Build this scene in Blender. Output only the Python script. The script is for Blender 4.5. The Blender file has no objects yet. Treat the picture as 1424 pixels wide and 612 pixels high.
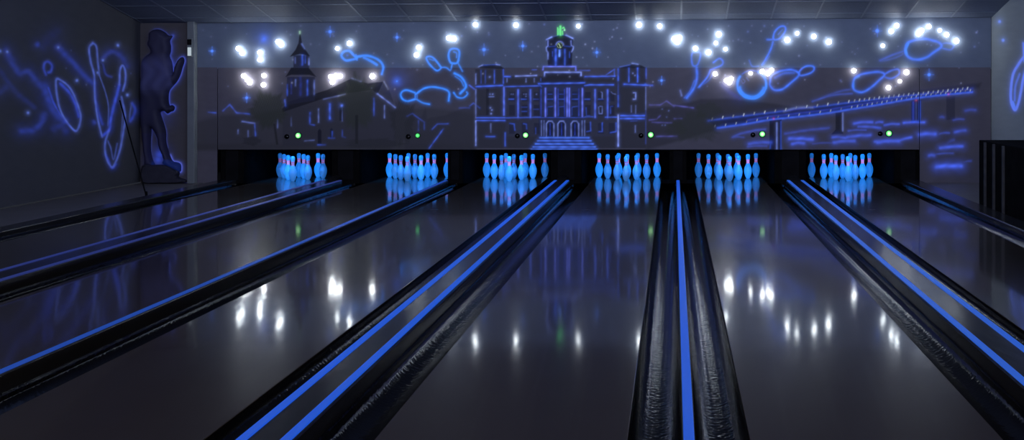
import bpy, bmesh, math, random
import numpy as np
from mathutils import Vector, Matrix
from mathutils.geometry import delaunay_2d_cdt

random.seed(7)
rng = np.random.default_rng(11)
S = bpy.context.scene
COL = S.collection

# ---------------------------------------------------------------- measures
# the camera stands at the foul line, looking straight down the lanes (+Y), eye 1.5 m up
F, U, V, H = 1668.0, 937.0, 115.0, 1.5
Y_MASK, Y_UP = 17.95, 17.953          # masking board / upper board planes
X_LEFT, X_RIGHT = -7.96, 4.75         # side walls
LANES = [-5.80, -4.06, -2.51, -0.727, 0.853, 2.65]
HALF = 0.533
GUT = 0.235
Y0, Y_HEAD, Y_END, Y_TAIL = 0.5, 18.27, 17.3, 19.45
ROW = 0.264
Z_CAP = 0.095
PLACE = ["under the church tower", "right of the church gable", "under the town hall left wing",
         "under the town hall right tower", "under the bridge left end", "under the bridge middle"]

def at(px, py, D):
    return Vector(((px - U) / F * D, D, H - (py - V) / F * D))

def ceil_z(x, D):
    z = 2.383 + (x + 7.1) / 11.8 * 0.086
    return z + 0.2 * min(max(Y_UP - D, -0.5), 5.2)

# ---------------------------------------------------------------- materials
def mat(name, color=(0.5, 0.5, 0.5), rough=0.5, metal=0.0, emit=None, strength=0.0, ior=1.5, coat=0.0):
    m = bpy.data.materials.new(name); m.use_nodes = True
    b = m.node_tree.nodes['Principled BSDF']
    b.inputs['Base Color'].default_value = (*color, 1)
    b.inputs['Roughness'].default_value = rough
    b.inputs['Metallic'].default_value = metal
    b.inputs['IOR'].default_value = ior
    b.inputs['Coat Weight'].default_value = coat
    if emit:
        b.inputs['Emission Color'].default_value = (*emit, 1)
        b.inputs['Emission Strength'].default_value = strength
    return m

def nodes(m):
    return m.node_tree.nodes, m.node_tree.links, m.node_tree.nodes['Principled BSDF']

def add_noise(m, scale, c0, c1, vec='Object', stretch=(1, 1, 1), bump=0.0, detail=4.0, bump_scale=None):
    n, l, b = nodes(m)
    tc = n.new('ShaderNodeTexCoord'); mp = n.new('ShaderNodeMapping'); mp.inputs['Scale'].default_value = stretch
    l.new(tc.outputs[vec], mp.inputs['Vector'])
    nz = n.new('ShaderNodeTexNoise'); nz.inputs['Scale'].default_value = scale; nz.inputs['Detail'].default_value = detail
    l.new(mp.outputs[0], nz.inputs['Vector'])
    cr = n.new('ShaderNodeValToRGB'); cr.color_ramp.elements[0].position = 0.3; cr.color_ramp.elements[1].position = 0.7
    cr.color_ramp.elements[0].color = (*c0, 1); cr.color_ramp.elements[1].color = (*c1, 1)
    l.new(nz.outputs['Fac'], cr.inputs[0]); l.new(cr.outputs[0], b.inputs['Base Color'])
    if bump:
        bp = n.new('ShaderNodeBump'); bp.inputs['Strength'].default_value = bump; bp.inputs['Distance'].default_value = 0.01
        if bump_scale:
            nb = n.new('ShaderNodeTexNoise'); nb.inputs['Scale'].default_value = bump_scale; nb.inputs['Detail'].default_value = 3
            l.new(mp.outputs[0], nb.inputs['Vector']); l.new(nb.outputs['Fac'], bp.inputs['Height'])
        else:
            l.new(nz.outputs['Fac'], bp.inputs['Height'])
        l.new(bp.outputs[0], b.inputs['Normal'])
    return m

def painted_mat(name, rough=0.75):
    m = bpy.data.materials.new(name); m.use_nodes = True
    n, l, b = nodes(m)
    a = n.new('ShaderNodeAttribute'); a.attribute_name = 'paint'
    g = n.new('ShaderNodeAttribute'); g.attribute_name = 'glow'
    l.new(a.outputs['Color'], b.inputs['Base Color']); l.new(g.outputs['Color'], b.inputs['Emission Color'])
    b.inputs['Emission Strength'].default_value = 1.0
    b.inputs['Roughness'].default_value = rough
    b.inputs['Specular IOR Level'].default_value = 0.25
    return m

def lane_mat():
    m = bpy.data.materials.new('lacquered_lane'); m.use_nodes = True
    n, l, b = nodes(m)
    tc = n.new('ShaderNodeTexCoord')
    sx = n.new('ShaderNodeSeparateXYZ'); l.new(tc.outputs['Object'], sx.inputs[0])
    mul = n.new('ShaderNodeMath'); mul.operation = 'MULTIPLY'; mul.inputs[1].default_value = 1 / 0.0273
    l.new(sx.outputs['X'], mul.inputs[0])
    fl = n.new('ShaderNodeMath'); fl.operation = 'FLOOR'; l.new(mul.outputs[0], fl.inputs[0])
    wn = n.new('ShaderNodeTexWhiteNoise'); wn.noise_dimensions = '1D'; l.new(fl.outputs[0], wn.inputs['W'])
    mp = n.new('ShaderNodeMapping'); mp.inputs['Scale'].default_value = (60, 1.5, 1)
    l.new(tc.outputs['Object'], mp.inputs[0])
    nz = n.new('ShaderNodeTexNoise'); nz.inputs['Scale'].default_value = 1.0; nz.inputs['Detail'].default_value = 5
    l.new(mp.outputs[0], nz.inputs['Vector'])
    ad = n.new('ShaderNodeMath'); ad.operation = 'MULTIPLY_ADD'; ad.inputs[1].default_value = 0.25; l.new(wn.outputs['Value'], ad.inputs[0]); l.new(nz.outputs['Fac'], ad.inputs[2])
    cr = n.new('ShaderNodeValToRGB'); cr.color_ramp.elements[0].position = 0.3; cr.color_ramp.elements[1].position = 0.95
    cr.color_ramp.elements[0].color = (0.062, 0.052, 0.046, 1); cr.color_ramp.elements[1].color = (0.080, 0.068, 0.060, 1)
    l.new(ad.outputs[0], cr.inputs[0]); l.new(cr.outputs[0], b.inputs['Base Color'])
    n2 = n.new('ShaderNodeTexNoise'); n2.inputs['Scale'].default_value = 2.3; n2.inputs['Detail'].default_value = 4
    l.new(tc.outputs['Object'], n2.inputs['Vector'])
    mr = n.new('ShaderNodeMapRange'); mr.inputs['To Min'].default_value = LANE_ROUGH[0]; mr.inputs['To Max'].default_value = LANE_ROUGH[1]
    l.new(n2.outputs['Fac'], mr.inputs['Value']); l.new(mr.outputs[0], b.inputs['Roughness'])
    b.inputs['IOR'].default_value = 1.45
    b.inputs['Coat Weight'].default_value = 0.75; b.inputs['Coat Roughness'].default_value = 0.068
    b.inputs['Specular IOR Level'].default_value = 0.10
    mp2 = n.new('ShaderNodeMapping'); mp2.inputs['Scale'].default_value = (9, 1.2, 1); l.new(tc.outputs['Object'], mp2.inputs[0])
    n3 = n.new('ShaderNodeTexNoise'); n3.inputs['Scale'].default_value = 1.0; n3.inputs['Detail'].default_value = 1
    l.new(mp2.outputs[0], n3.inputs['Vector'])
    bp = n.new('ShaderNodeBump'); bp.inputs['Strength'].default_value = 0.04; bp.inputs['Distance'].default_value = 0.01
    l.new(n3.outputs['Fac'], bp.inputs['Height']); l.new(bp.outputs[0], b.inputs['Normal']); l.new(bp.outputs[0], b.inputs['Coat Normal'])
    return m

LANE_ROUGH = (0.20, 0.30)

def pin_mat():
    m = bpy.data.materials.new('pin_lacquer'); m.use_nodes = True
    n, l, b = nodes(m)
    b.inputs['Roughness'].default_value = 0.3
    tc = n.new('ShaderNodeTexCoord'); sx = n.new('ShaderNodeSeparateXYZ'); l.new(tc.outputs['Object'], sx.inputs[0])
    cr = n.new('ShaderNodeValToRGB'); e = cr.color_ramp.elements
    mz = n.new('ShaderNodeMath'); mz.operation = 'MULTIPLY'; mz.inputs[1].default_value = 1 / 0.381
    l.new(sx.outputs['Z'], mz.inputs[0]); l.new(mz.outputs[0], cr.inputs[0])
    white, band = (0.26, 0.50, 0.74, 1), (0.60, 0.22, 0.34, 1)
    e[0].position = 0; e[0].color = white; e[1].position = 1; e[1].color = white
    for p, c in ((0.615, white), (0.63, band), (0.675, band), (0.685, white), (0.705, white), (0.715, band), (0.765, band), (0.78, white)):
        q = e.new(p); q.color = c
    l.new(cr.outputs[0], b.inputs['Base Color'])
    ce = n.new('ShaderNodeValToRGB'); e = ce.color_ramp.elements
    l.new(mz.outputs[0], ce.inputs[0])
    w2, b2 = (0.004, 0.20, 0.80, 1), (0.50, 0.20, 0.62, 1)
    e[0].position = 0; e[0].color = w2; e[1].position = 1; e[1].color = w2
    for p, c in ((0.60, w2), (0.64, b2), (0.76, b2), (0.80, w2)):
        q = e.new(p); q.color = c
    oi = n.new('ShaderNodeObjectInfo')
    mr = n.new('ShaderNodeMapRange'); mr.inputs['To Min'].default_value = 0.25; mr.inputs['To Max'].default_value = 1.0
    l.new(oi.outputs['Random'], mr.inputs['Value']); l.new(mr.outputs[0], b.inputs['Emission Strength'])
    l.new(ce.outputs[0], b.inputs['Emission Color'])
    return m

M = {}
LATER = []
M['lane'] = lane_mat()
M['pin'] = pin_mat()
M['gutter'] = add_noise(mat('gutter_plastic', rough=0.03, ior=1.24), 3, (0.004, 0.004, 0.005), (0.008, 0.008, 0.009), stretch=(1, 1, 1), bump=0.20, bump_scale=34)
M['gutter'].node_tree.nodes['Principled BSDF'].inputs['Specular IOR Level'].default_value = 0.5
for q in ('black', 'kick', 'pit', 'post'): LATER.append((q, .12))
M['cap'] = add_noise(mat('divider_plastic', rough=0.20, ior=1.35), 4, (0.016, 0.016, 0.018), (0.026, 0.026, 0.028), stretch=(1, .3, 1), bump=0.15, bump_scale=14)
M['black'] = add_noise(mat('black_paint', rough=0.8), 5, (0.008, 0.008, 0.009), (0.014, 0.014, 0.016))
M['kick'] = add_noise(mat('kickback_laminate', rough=0.85), 6, (0.005, 0.005, 0.005), (0.009, 0.0085, 0.009))
M['pit'] = add_noise(mat('pit_curtain', rough=0.9), 8, (0.004, 0.004, 0.005), (0.008, 0.008, 0.009))
M['wall'] = painted_mat('painted_wall')
M['mural'] = painted_mat('mural_paint', 0.6)
M['plain'] = add_noise(mat('plain_wall', rough=0.8), 2.2, (0.074, 0.074, 0.088), (0.086, 0.086, 0.100))
M['pale'] = add_noise(mat('pale_wall', rough=0.8), 2.2, (0.30, 0.335, 0.355), (0.33, 0.37, 0.39))
M['floor'] = add_noise(mat('side_floor', rough=0.5), 3, (0.11, 0.10, 0.105), (0.135, 0.125, 0.13))
M['ceil'] = add_noise(mat('ceiling_tiles', rough=0.62, ior=1.3), 30, (0.120, 0.145, 0.215), (0.145, 0.170, 0.245), bump=0.1)
M['rail'] = add_noise(mat('ceiling_rail', rough=0.5, metal=0.4), 20, (0.165, 0.195, 0.27), (0.195, 0.225, 0.30))
M['post'] = add_noise(mat('grey_post', rough=0.5), 12, (0.05, 0.05, 0.056), (0.075, 0.075, 0.08))
M['pilaster'] = add_noise(mat('pilaster_paint', rough=0.7), 5, (0.19, 0.21, 0.22), (0.23, 0.25, 0.26))
M['figure'] = painted_mat('figure_paint', 0.6)
M['bulb'] = mat('bulb_glass', (0.9, 0.9, 0.9), 0.3, emit=(0.90, 0.97, 1.0), strength=16.0)
M['green'] = mat('green_lens', (0.1, 0.6, 0.2), 0.3, emit=(0.16, 1.0, 0.24), strength=1.1)
M['greenhot'] = mat('green_lens_bright', (0.3, 0.7, 0.3), 0.3, emit=(0.50, 1.0, 0.40), strength=1.7)
M['rock'] = add_noise(mat('dark_rock', rough=0.8), 9, (0.022, 0.022, 0.040), (0.040, 0.038, 0.062), bump=.4)
def radial_glow(m, r0, centre, edge):
    n, l, b = nodes(m)
    tc = n.new('ShaderNodeTexCoord'); mp = n.new('ShaderNodeMapping'); mp.inputs['Scale'].default_value = (1, 0, 1)
    l.new(tc.outputs['Object'], mp.inputs[0])
    ln = n.new('ShaderNodeVectorMath'); ln.operation = 'LENGTH'; l.new(mp.outputs[0], ln.inputs[0])
    mu = n.new('ShaderNodeMath'); mu.operation = 'MULTIPLY'; mu.inputs[1].default_value = 1 / r0; l.new(ln.outputs['Value'], mu.inputs[0])
    cr = n.new('ShaderNodeValToRGB'); e = cr.color_ramp.elements
    e[0].position = .35; e[0].color = (*centre, 1); e[1].position = .9; e[1].color = (*edge, 1)
    l.new(mu.outputs[0], cr.inputs[0]); l.new(cr.outputs[0], b.inputs['Emission Color'])
radial_glow(M['greenhot'], .041, (.55, .85, .45), (.02, .42, .06))
radial_glow(M['green'], .033, (.16, .9, .22), (.02, .40, .06))
M['lens'] = mat('dark_lens', (0.004, 0.004, 0.005), 0.15)
M['lampglass'] = mat('lamp_diffuser', (0.8, 0.8, 0.8), 0.4, emit=(0.75, 0.9, 0.88), strength=0.45)
M['strip'] = mat('fluorescent_strip', (0.03, 0.06, 0.35), 0.4, emit=(0.008, 0.105, 0.76), strength=0.66)
M['stripfaint'] = mat('faint_fluorescent_strip', (0.03, 0.05, 0.20), 0.4, emit=(0.045, 0.075, 0.42), strength=0.30)  # weaker, greyer blue glow for the leftmost divider's strips
M['stripmid'] = mat('dull_fluorescent_strip', (0.03, 0.06, 0.30), 0.4, emit=(0.014, 0.095, 0.60), strength=0.46)
M['stripright'] = mat('pale_fluorescent_strip', (0.04, 0.09, 0.35), 0.4, emit=(0.022, 0.13, 0.74), strength=0.62)

for q, v_ in LATER: M[q].node_tree.nodes['Principled BSDF'].inputs['Specular IOR Level'].default_value = v_; M[q].node_tree.nodes['Principled BSDF'].inputs['IOR'].default_value = 1.15

# ---------------------------------------------------------------- object helpers
def link(name, me, parent=None, m=None):
    o = bpy.data.objects.new(name, me); COL.objects.link(o)
    if m is not None: me.materials.append(m)
    if parent is not None: o.parent = parent
    return o

def mesh_of(bm, name, smooth=False):
    bmesh.ops.recalc_face_normals(bm, faces=bm.faces[:])
    me = bpy.data.meshes.new(name); bm.to_mesh(me); bm.free()
    if smooth:
        for p in me.polygons: p.use_smooth = True
    return me

def obj(name, bm, m, parent=None, smooth=False):
    return link(name, mesh_of(bm, name, smooth), parent, m)

def empty(name, loc):
    o = bpy.data.objects.new(name, None); COL.objects.link(o); o.location = loc; o.empty_display_size = 0.1
    return o

def tag(o, label, cat, group=None):
    o['label'] = label; o['category'] = cat
    if group: o['group'] = group
    return o

def struct(o, label=None):
    o['kind'] = 'structure'
    if label: o['label'] = label
    return o

def add_box(bm, x0, x1, y0, y1, z0, z1, bevel=0.0):
    t = bmesh.new()
    bmesh.ops.create_cube(t, size=1)
    for v in t.verts:
        v.co = Vector(((x0 + x1) / 2 + v.co.x * (x1 - x0), (y0 + y1) / 2 + v.co.y * (y1 - y0), (z0 + z1) / 2 + v.co.z * (z1 - z0)))
    if bevel: bmesh.ops.bevel(t, geom=t.edges[:], offset=bevel, segments=2, affect='EDGES', profile=0.5)
    me = bpy.data.meshes.new('t'); t.to_mesh(me); t.free(); bm.from_mesh(me); bpy.data.meshes.remove(me)

def box(*a, bevel=0.0):
    bm = bmesh.new(); add_box(bm, *a, bevel=bevel); return bm

def extrude_profile(bm, prof, y0, y1, n=1, closed=True):
    """prof: list of (x, z); swept along Y"""
    rings = []
    for i in range(n + 1):
        y = y0 + (y1 - y0) * i / n
        rings.append([bm.verts.new((x, y, z)) for x, z in prof])
    k = len(prof)
    for a, b in zip(rings, rings[1:]):
        for i in range(k if closed else k - 1):
            j = (i + 1) % k
            bm.faces.new((a[i], a[j], b[j], b[i]))
    if closed:
        bm.faces.new(rings[0]); bm.faces.new(rings[-1][::-1])

def lathe(bm, prof, n=24, axis='Z', origin=(0, 0, 0)):
    o = Vector(origin)
    def P(r, z, a):
        c, s = r * math.cos(a), r * math.sin(a)
        return o + (Vector((c, s, z)) if axis == 'Z' else Vector((c, -z, s)))   # 'Y': axis points to the camera
    rings = []
    for r, z in prof:
        if r < 1e-6: rings.append([bm.verts.new(P(0, z, 0))])
        else: rings.append([bm.verts.new(P(r, z, 2 * math.pi * i / n)) for i in range(n)])
    for a, b in zip(rings, rings[1:]):
        for i in range(n):
            j = (i + 1) % n
            q = [a[i % len(a)], a[j % len(a)], b[j % len(b)], b[i % len(b)]]
            u = []
            for v in q:
                if v not in u: u.append(v)
            if len(u) > 2: bm.faces.new(u)

def tube(bm, p, q, r, n=10):
    p, q = Vector(p), Vector(q); d = (q - p); L = d.length
    t = bmesh.new(); bmesh.ops.create_cone(t, cap_ends=True, segments=n, radius1=r, radius2=r, depth=L)
    R = d.to_track_quat('Z', 'Y').to_matrix().to_4x4(); R.translation = (p + q) / 2
    bmesh.ops.transform(t, matrix=R, verts=t.verts[:])
    me = bpy.data.meshes.new('t'); t.to_mesh(me); t.free(); bm.from_mesh(me); bpy.data.meshes.remove(me)

# ---------------------------------------------------------------- painter
class Paint:
    """Fluorescent wall painting laid down on a dense grid of wall points; a, b are design coordinates on the wall."""
    def __init__(s, a, b, base):
        s.a, s.b = a, b
        s.base = np.tile(np.array(base, dtype=np.float32), (a.size, 1))
        s.glow = np.zeros((a.size, 3), dtype=np.float32); s.thin, s.gain, s.wear = 1.0, 1.0, 0.0
    def near(s, pts, m):
        x0, y0 = pts.min(0) - m; x1, y1 = pts.max(0) + m
        return np.nonzero((s.a > x0) & (s.a < x1) & (s.b > y0) & (s.b < y1))[0]
    def dist(s, idx, pts):
        A = np.stack([s.a[idx], s.b[idx]], 1); d = np.full(idx.size, 1e9)
        for p, q in zip(pts, pts[1:]):
            v = q - p; L = (v * v).sum() + 1e-9
            t = np.clip(((A - p) @ v) / L, 0, 1)
            d = np.minimum(d, np.hypot(*(A - p - t[:, None] * v).T))
        return d
    def stroke(s, pts, w=1.1, col=(.05, .10, .75), k=1.0, halo=0.22, closed=False, wide=3.0, soft=True):
        pts = list(pts)
        if closed: pts = pts + [pts[0]]
        pts = smooth(pts) if soft and len(pts) > 2 else np.array(pts, float)
        idx = s.near(pts, w * wide * 2.2)
        if not idx.size: return
        d = s.dist(idx, pts); w = w * s.thin
        x, y = s.a[idx], s.b[idx]
        k = k * s.gain * (1 - s.wear * (.5 + .28 * np.sin(x * .41 + 1.9 * np.sin(y * .33)) + .22 * np.sin(y * .47 + 2.3 * np.sin(x * .21))))
        g = np.exp(-(d / w) ** 2) + halo * np.exp(-(d / (w * wide)) ** 2)
        s.glow[idx] = np.maximum(s.glow[idx], (g * k)[:, None] * np.array(col)) + 0.15 * (g * k)[:, None] * np.array(col)
    def line(s, *p, **kw):
        s.stroke([(p[i], p[i + 1]) for i in range(0, len(p), 2)], soft=False, **kw)
    def dots(s, pts, w, col, k=1.0, halo=0.2):
        for p in pts: s.stroke([p, p], w, col, k, halo)
    def fill(s, poly, col, op=1.0, kill=0.0, edge=1.2):
        P = np.array(poly, float); idx = s.near(P, edge * 2)
        if not idx.size: return
        x, y = s.a[idx], s.b[idx]; ins = np.zeros(idx.size, bool)
        for (x0, y0), (x1, y1) in zip(P, np.roll(P, -1, 0)):
            c = (y0 > y) != (y1 > y)
            ins ^= c & (x < (x1 - x0) * (y - y0) / (y1 - y0 + 1e-12) + x0)
        d = s.dist(idx, np.vstack([P, P[:1]]))
        sd = np.where(ins, d, -d)
        al = np.clip(sd / edge + 0.5, 0, 1) * op
        s.base[idx] = s.base[idx] * (1 - al[:, None]) + np.array(col) * al[:, None]
        s.glow[idx] *= (1 - al * kill)[:, None]
    def tree(s, cx, cy, rx, ry, col, op=0.85):
        pts = np.array([(cx - rx, cy - ry), (cx + rx, cy + ry)]); idx = s.near(pts, 4)
        if not idx.size: return
        x, y = s.a[idx], s.b[idx]
        r = np.hypot((x - cx) / rx, (y - cy) / ry)
        th = np.arctan2((y - cy) / ry, (x - cx) / rx)
        r = r * (1 + .10 * np.sin(5 * th + cx) + .07 * np.sin(11 * th + cy) + .05 * np.sin(23 * th))
        al = np.clip((1.0 - r) * 4, 0, 1) * op * (0.8 + 0.2 * np.sin(x * 1.9 + np.sin(y * 1.3) * 2) * np.sin(y * 2.1))
        s.base[idx] = s.base[idx] * (1 - al[:, None]) + np.array(col) * al[:, None]
        s.glow[idx] *= (1 - 0.7 * al)[:, None]
    def star(s, x, y, r, col=(.05, .18, .85), k=1.25):
        s.dots([(x, y)], r * 0.42, col, k, 0.25)
        s.line(x, y - r * 1.5, x, y + r * 1.5, w=0.6, col=col, k=k * .45, halo=.1)
        s.line(x - r * 1.2, y, x + r * 1.2, y, w=0.6, col=col, k=k * .4, halo=.1)
    def grain(s, amt, sx=0.13, sy=0.17):
        n = np.zeros(s.a.size)
        for i in range(6):
            fx, fy, ph = rng.uniform(.01, .35), rng.uniform(.01, .35), rng.uniform(0, 6.3)
            n += np.sin(s.a * fx + ph + 1.7 * np.sin(s.b * fy)) * np.sin(s.b * fy * 1.3 + ph * 2)
        s.base *= (1 + amt * (n / 6 + 0.5 * rng.normal(0, 1, s.a.size) * 0.25))[:, None]

def smooth(pts, n=6):
    """Catmull-Rom through the points"""
    P = np.array(pts, float)
    cl = np.allclose(P[0], P[-1]) and len(P) > 3
    E = np.vstack([P[-2] if cl else 2 * P[0] - P[1], P, P[1] if cl else 2 * P[-1] - P[-2]])
    out = []
    for i in range(1, len(E) - 2):
        p0, p1, p2, p3 = E[i - 1:i + 3]
        for j in range(n):
            t = j / n
            out.append(.5 * (2 * p1 + (p2 - p0) * t + (2 * p0 - 5 * p1 + 4 * p2 - p3) * t * t + (3 * p1 - p0 - 3 * p2 + p3) * t ** 3))
    out.append(P[-1]); return np.array(out)

BLUE = (.022, .062, .44); CY = (.012, .17, .78); PALE = (.105, .150, .48); DEEP = (.016, .035, .32); WH = (.22, .26, .52)

def paint_mural(p):
    L = lambda *c, **k: p.line(*c, **k)
    # sky haze and small stars
    for i in range(150):
        x, y = rng.uniform(275, 1375), 32 + rng.beta(1, 1.6) * 100
        p.dots([(x, y)], rng.uniform(.7, 1.2), (.20, .23, .45), rng.uniform(.25, .6), .1)
    # land, far roofs and trees behind
    p.fill([(272, 196), (272, 170), (310, 160), (345, 160), (400, 150), (520, 140), (560, 152), (600, 150), (640, 155), (662, 160), (662, 209), (272, 209)], (.095, .09, .10), .7, edge=6)
    p.fill([(898, 150), (935, 148), (975, 138), (1010, 137), (1060, 142), (1115, 150), (1180, 140), (1280, 126), (1365, 115), (1362, 122), (1280, 140), (1180, 155), (1110, 165), (1000, 180), (898, 209)], (.07, .065, .08), .75, edge=4)
    p.fill([(272, 200), (660, 200), (660, 209), (272, 209)], (.085, .08, .085), .6, edge=5)
    # ---- little house
    p.thin, p.gain, p.wear = .80, 1.25, .6
    for c in ([290, 156, 300, 157], [310, 154, 319.5, 145.5, 329, 157, 347, 158.5], [337, 169, 354, 171.5, 355.5, 189]):
        L(*c, w=1.1, col=BLUE, k=.55, halo=.2)
    L(337, 169, 354, 171.5, w=1.1, col=PALE, k=.5)
    L(331, 181, 331, 186, w=.9, col=PALE, k=.4); L(345, 182, 345, 190, w=.9, col=PALE, k=.4)
    # ---- church
    wall_c, roof_c = (.085, .08, .10), (.022, .022, .035)
    p.fill([(393, 150), (480, 126), (512, 128), (525, 120), (533, 114), (541, 124), (550, 150), (550, 203), (393, 203)], wall_c, .8)
    p.fill([(392, 152), (400, 142), (455, 125), (489, 109), (502, 113.5), (512, 116), (533, 113.5), (525, 131), (518, 125), (480, 130), (450, 137), (393, 156)], roof_c, .9)
    p.fill([(399, 107), (438, 107), (438, 140), (398, 146)], (.045, .045, .085), .85)
    p.fill([(397, 107), (405, 94), (429, 94), (440, 107), (430, 104), (405, 104)], roof_c, .95)
    p.fill([(408, 77), (430, 77), (430, 94), (408, 94)], (.035, .035, .08), .85)
    p.fill([(403, 79), (411, 69), (415, 60), (416.5, 48), (418, 48), (420, 60), (424, 68), (431, 78), (417, 75)], roof_c, .95)
    L(416.8, 44, 416.8, 46.5, w=1.1, col=(.35, .65, .4), k=.8)
    L(420.5, 77, 420.5, 90, w=1.6, col=BLUE, k=.75); L(424.5, 78, 424.5, 88, w=.9, col=BLUE, k=.5); L(429.5, 81, 429.5, 90, w=1.0, col=PALE, k=.8); L(410.5, 80, 410.5, 88, w=.9, col=PALE, k=.4)
    L(419.5, 61, 423.5, 68, w=1.0, col=PALE, k=.55)
    L(399.5, 118, 399.5, 133, w=1.0, col=BLUE, k=.65); L(411, 111, 411, 119, w=1.0, col=PALE, k=.55); L(427.5, 112, 427.5, 132, w=1.2, col=BLUE, k=.7); L(437, 112, 437, 131, w=1.0, col=PALE, k=.65)
    L(396, 139, 397, 147, w=1.2, col=BLUE, k=.7); L(405, 110, 405, 130, w=1.2, col=DEEP, k=.3); L(418, 108, 418, 132, w=2, col=DEEP, k=.3)
    L(489.3, 109, 501.8, 113.5, w=1.1, col=WH, k=.55); L(534, 113.5, 539.6, 124, w=1.1, col=WH, k=.5); L(525, 130.5, 549.5, 149.4, w=1.2, col=PALE, k=.95)
    L(450, 138, 480, 131, w=.9, col=PALE, k=.35); L(470, 133.5, 480, 131, w=1.1, col=WH, k=.5)
    for x, y0, y1, w, k in ((431, 157, 172, 1.2, .6), (443, 152, 170, 1.0, .5), (458.7, 145, 165, 1.7, .95), (520, 137, 160, 1.2, .65), (534.7, 147, 164, 1.0, .5), (476, 150, 168, 1.0, .3), (386, 167, 178, .9, .35), (405, 164, 175, .9, .2)):
        L(x, y0, x, y1, w=w, col=BLUE if k > .55 else PALE, k=k)
    p.dots([(475.5, 147)], 2.2, (.08, .16, .8), .8)
    L(431, 173, 437, 174, w=.9, col=BLUE, k=.5)
    for x in (473, 477): L(x, 148, x, 168, w=1.2, col=(.01, .01, .02), k=0)
    p.fill([(472, 150), (478, 150), (478, 168), (472, 168)], (.02, .02, .03), .8); p.fill([(442, 182), (444.5, 179), (447, 182), (447, 200), (442, 200)], (.02, .02, .04), .9); p.fill([(459, 180), (461, 178), (463, 180), (463, 192), (459, 192)], (.025, .025, .04), .8)
    L(442, 201.5, 452, 201.5, w=1.0, col=BLUE, k=.5); L(462, 183, 462, 192, w=1.0, col=BLUE, k=.5); L(457, 192, 465, 192, w=.9, col=BLUE, k=.4); L(476, 181, 476, 190, 480, 191, w=.9, col=BLUE, k=.3); L(424, 196, 437, 195, w=.9, col=PALE, k=.3)
    # ---- street and roofs between church and town hall
    p.fill([(563, 170), (572, 158), (586, 163), (592, 150), (594, 165), (620, 160), (640, 152), (658, 145), (662, 209), (563, 209)], (.075, .07, .085), .6, edge=3)
    for c, k in (([566.5, 161.5, 573.5, 158, 590, 170], .4), ([582, 168, 582, 181], .25), ([590, 170, 590, 180], .25), ([601, 179.7, 608, 172.7, 623, 172], .45), ([616, 180, 597, 206], .7), ([639, 150, 653, 150], .35), ([653, 147.6, 658.5, 143.4, 667, 150], .45)):
        L(*c, w=1.1, col=BLUE, k=k)
    # ---- town hall
    p.thin, p.gain, p.wear = .74, 1.65, .5
    body = (.07, .068, .088)
    p.fill([(661, 96), (701, 96), (701, 106), (757, 106), (757, 100), (808, 100), (808, 106), (859, 106), (859, 95), (898, 95), (898, 206), (661, 206)], body, .85)
    p.fill([(664, 95), (671, 90.5), (693.5, 89.5), (702, 96)], roof_c, .9); p.fill([(860, 95), (870, 92), (883, 88.5), (892, 91), (900, 95)], roof_c, .9)
    p.fill([(757, 100), (808, 100), (813, 115), (750, 115)], (.035, .035, .065), .8)
    p.fill([(749, 117), (813, 117), (813, 190), (749, 190)], (.04, .045, .10), .75)
    p.fill([(760, 56), (768, 52), (778, 49), (787, 49.5), (797, 54), (795, 92), (762, 92)], (.025, .028, .065), .95)
    p.glow[p.near(np.array([(702., 120.), (858., 190.)]), 0)] += np.array((.002, .003, .012))
    p.glow[p.near(np.array([(750., 118.), (812., 190.)]), 0)] += np.array((.002, .005, .022))
    # left tower
    for y0, y1, k in ((103, 117, .55), (124, 164, .45), (168, 202, .9)): L(661.7, y0, 661.7, y1, w=1.0, col=PALE, k=k)
    L(666, 92.7, 671, 90.6, w=1.0, col=PALE, k=.7); L(690, 89.6, 695, 90.5, w=1.0, col=PALE, k=.7); L(671, 90.8, 690, 89.8, w=.8, col=BLUE, k=.4); L(652.5, 118.5, 660, 124, w=1.2, col=BLUE, k=.7)
    L(662, 120.5, 699, 118.8, w=1.3, col=BLUE, k=.95)
    for y in (163.8, 167.6): L(663, y, 702, y, w=1.1, col=BLUE, k=.85)
    L(700.8, 121, 700.8, 160, w=1.5, col=(.04, .075, .42), k=.95); L(702.5, 185, 702.5, 203, w=1.1, col=BLUE, k=.65); L(700, 97, 700, 116, w=1.1, col=BLUE, k=.55)
    for x, k in ((675, .3), (687.5, .6), (669, .25)): L(x, 98, x, 116, w=1.0, col=BLUE, k=k)
    p.dots([(681, 107)], 1.4, PALE, .7); p.dots([(681.5, 131), (685, 131)], 1.2, PALE, .7); L(680, 134.5, 687, 134.5, w=.8, col=PALE, k=.4)
    p.fill([(676, 123), (680, 123), (680, 160), (676, 160)], (.02, .02, .03), .6); p.dots([(682, 150), (684, 153), (683, 158)], 1.3, PALE, .7); L(682.5, 172, 682.5, 184, w=1.0, col=PALE, k=.3); L(676, 190, 688, 190, w=1.2, col=BLUE, k=.6)
    # wings
    L(701, 106.5, 709.5, 106.5, w=1.2, col=BLUE, k=.9); L(717, 106, 746, 105, w=1.1, col=PALE, k=.75)
    for x in (731.5, 743, 705): L(x, 109, x, 114, w=.9, col=PALE, k=.4)
    L(703, 120.5, 752, 119.3, w=1.0, col=BLUE, k=.7)
    for x in (720.5, 737.7, 827.6, 845): L(x, 125, x, 163, w=1.5, col=(.036, .070, .44), k=.85)
    for x in (712, 729.7, 746.5, 817.5, 835.5, 850.5):
        p.fill([(x - 4, 128), (x + 4, 128), (x + 4, 141), (x - 4, 141)], (.025, .025, .05), .7); p.fill([(x - 4, 146), (x + 4, 146), (x + 4, 161), (x - 4, 161)], (.022, .022, .045), .7); p.fill([(x - 4, 171), (x + 4, 171), (x + 4, 186), (x - 4, 186)], (.022, .022, .045), .6)
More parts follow.
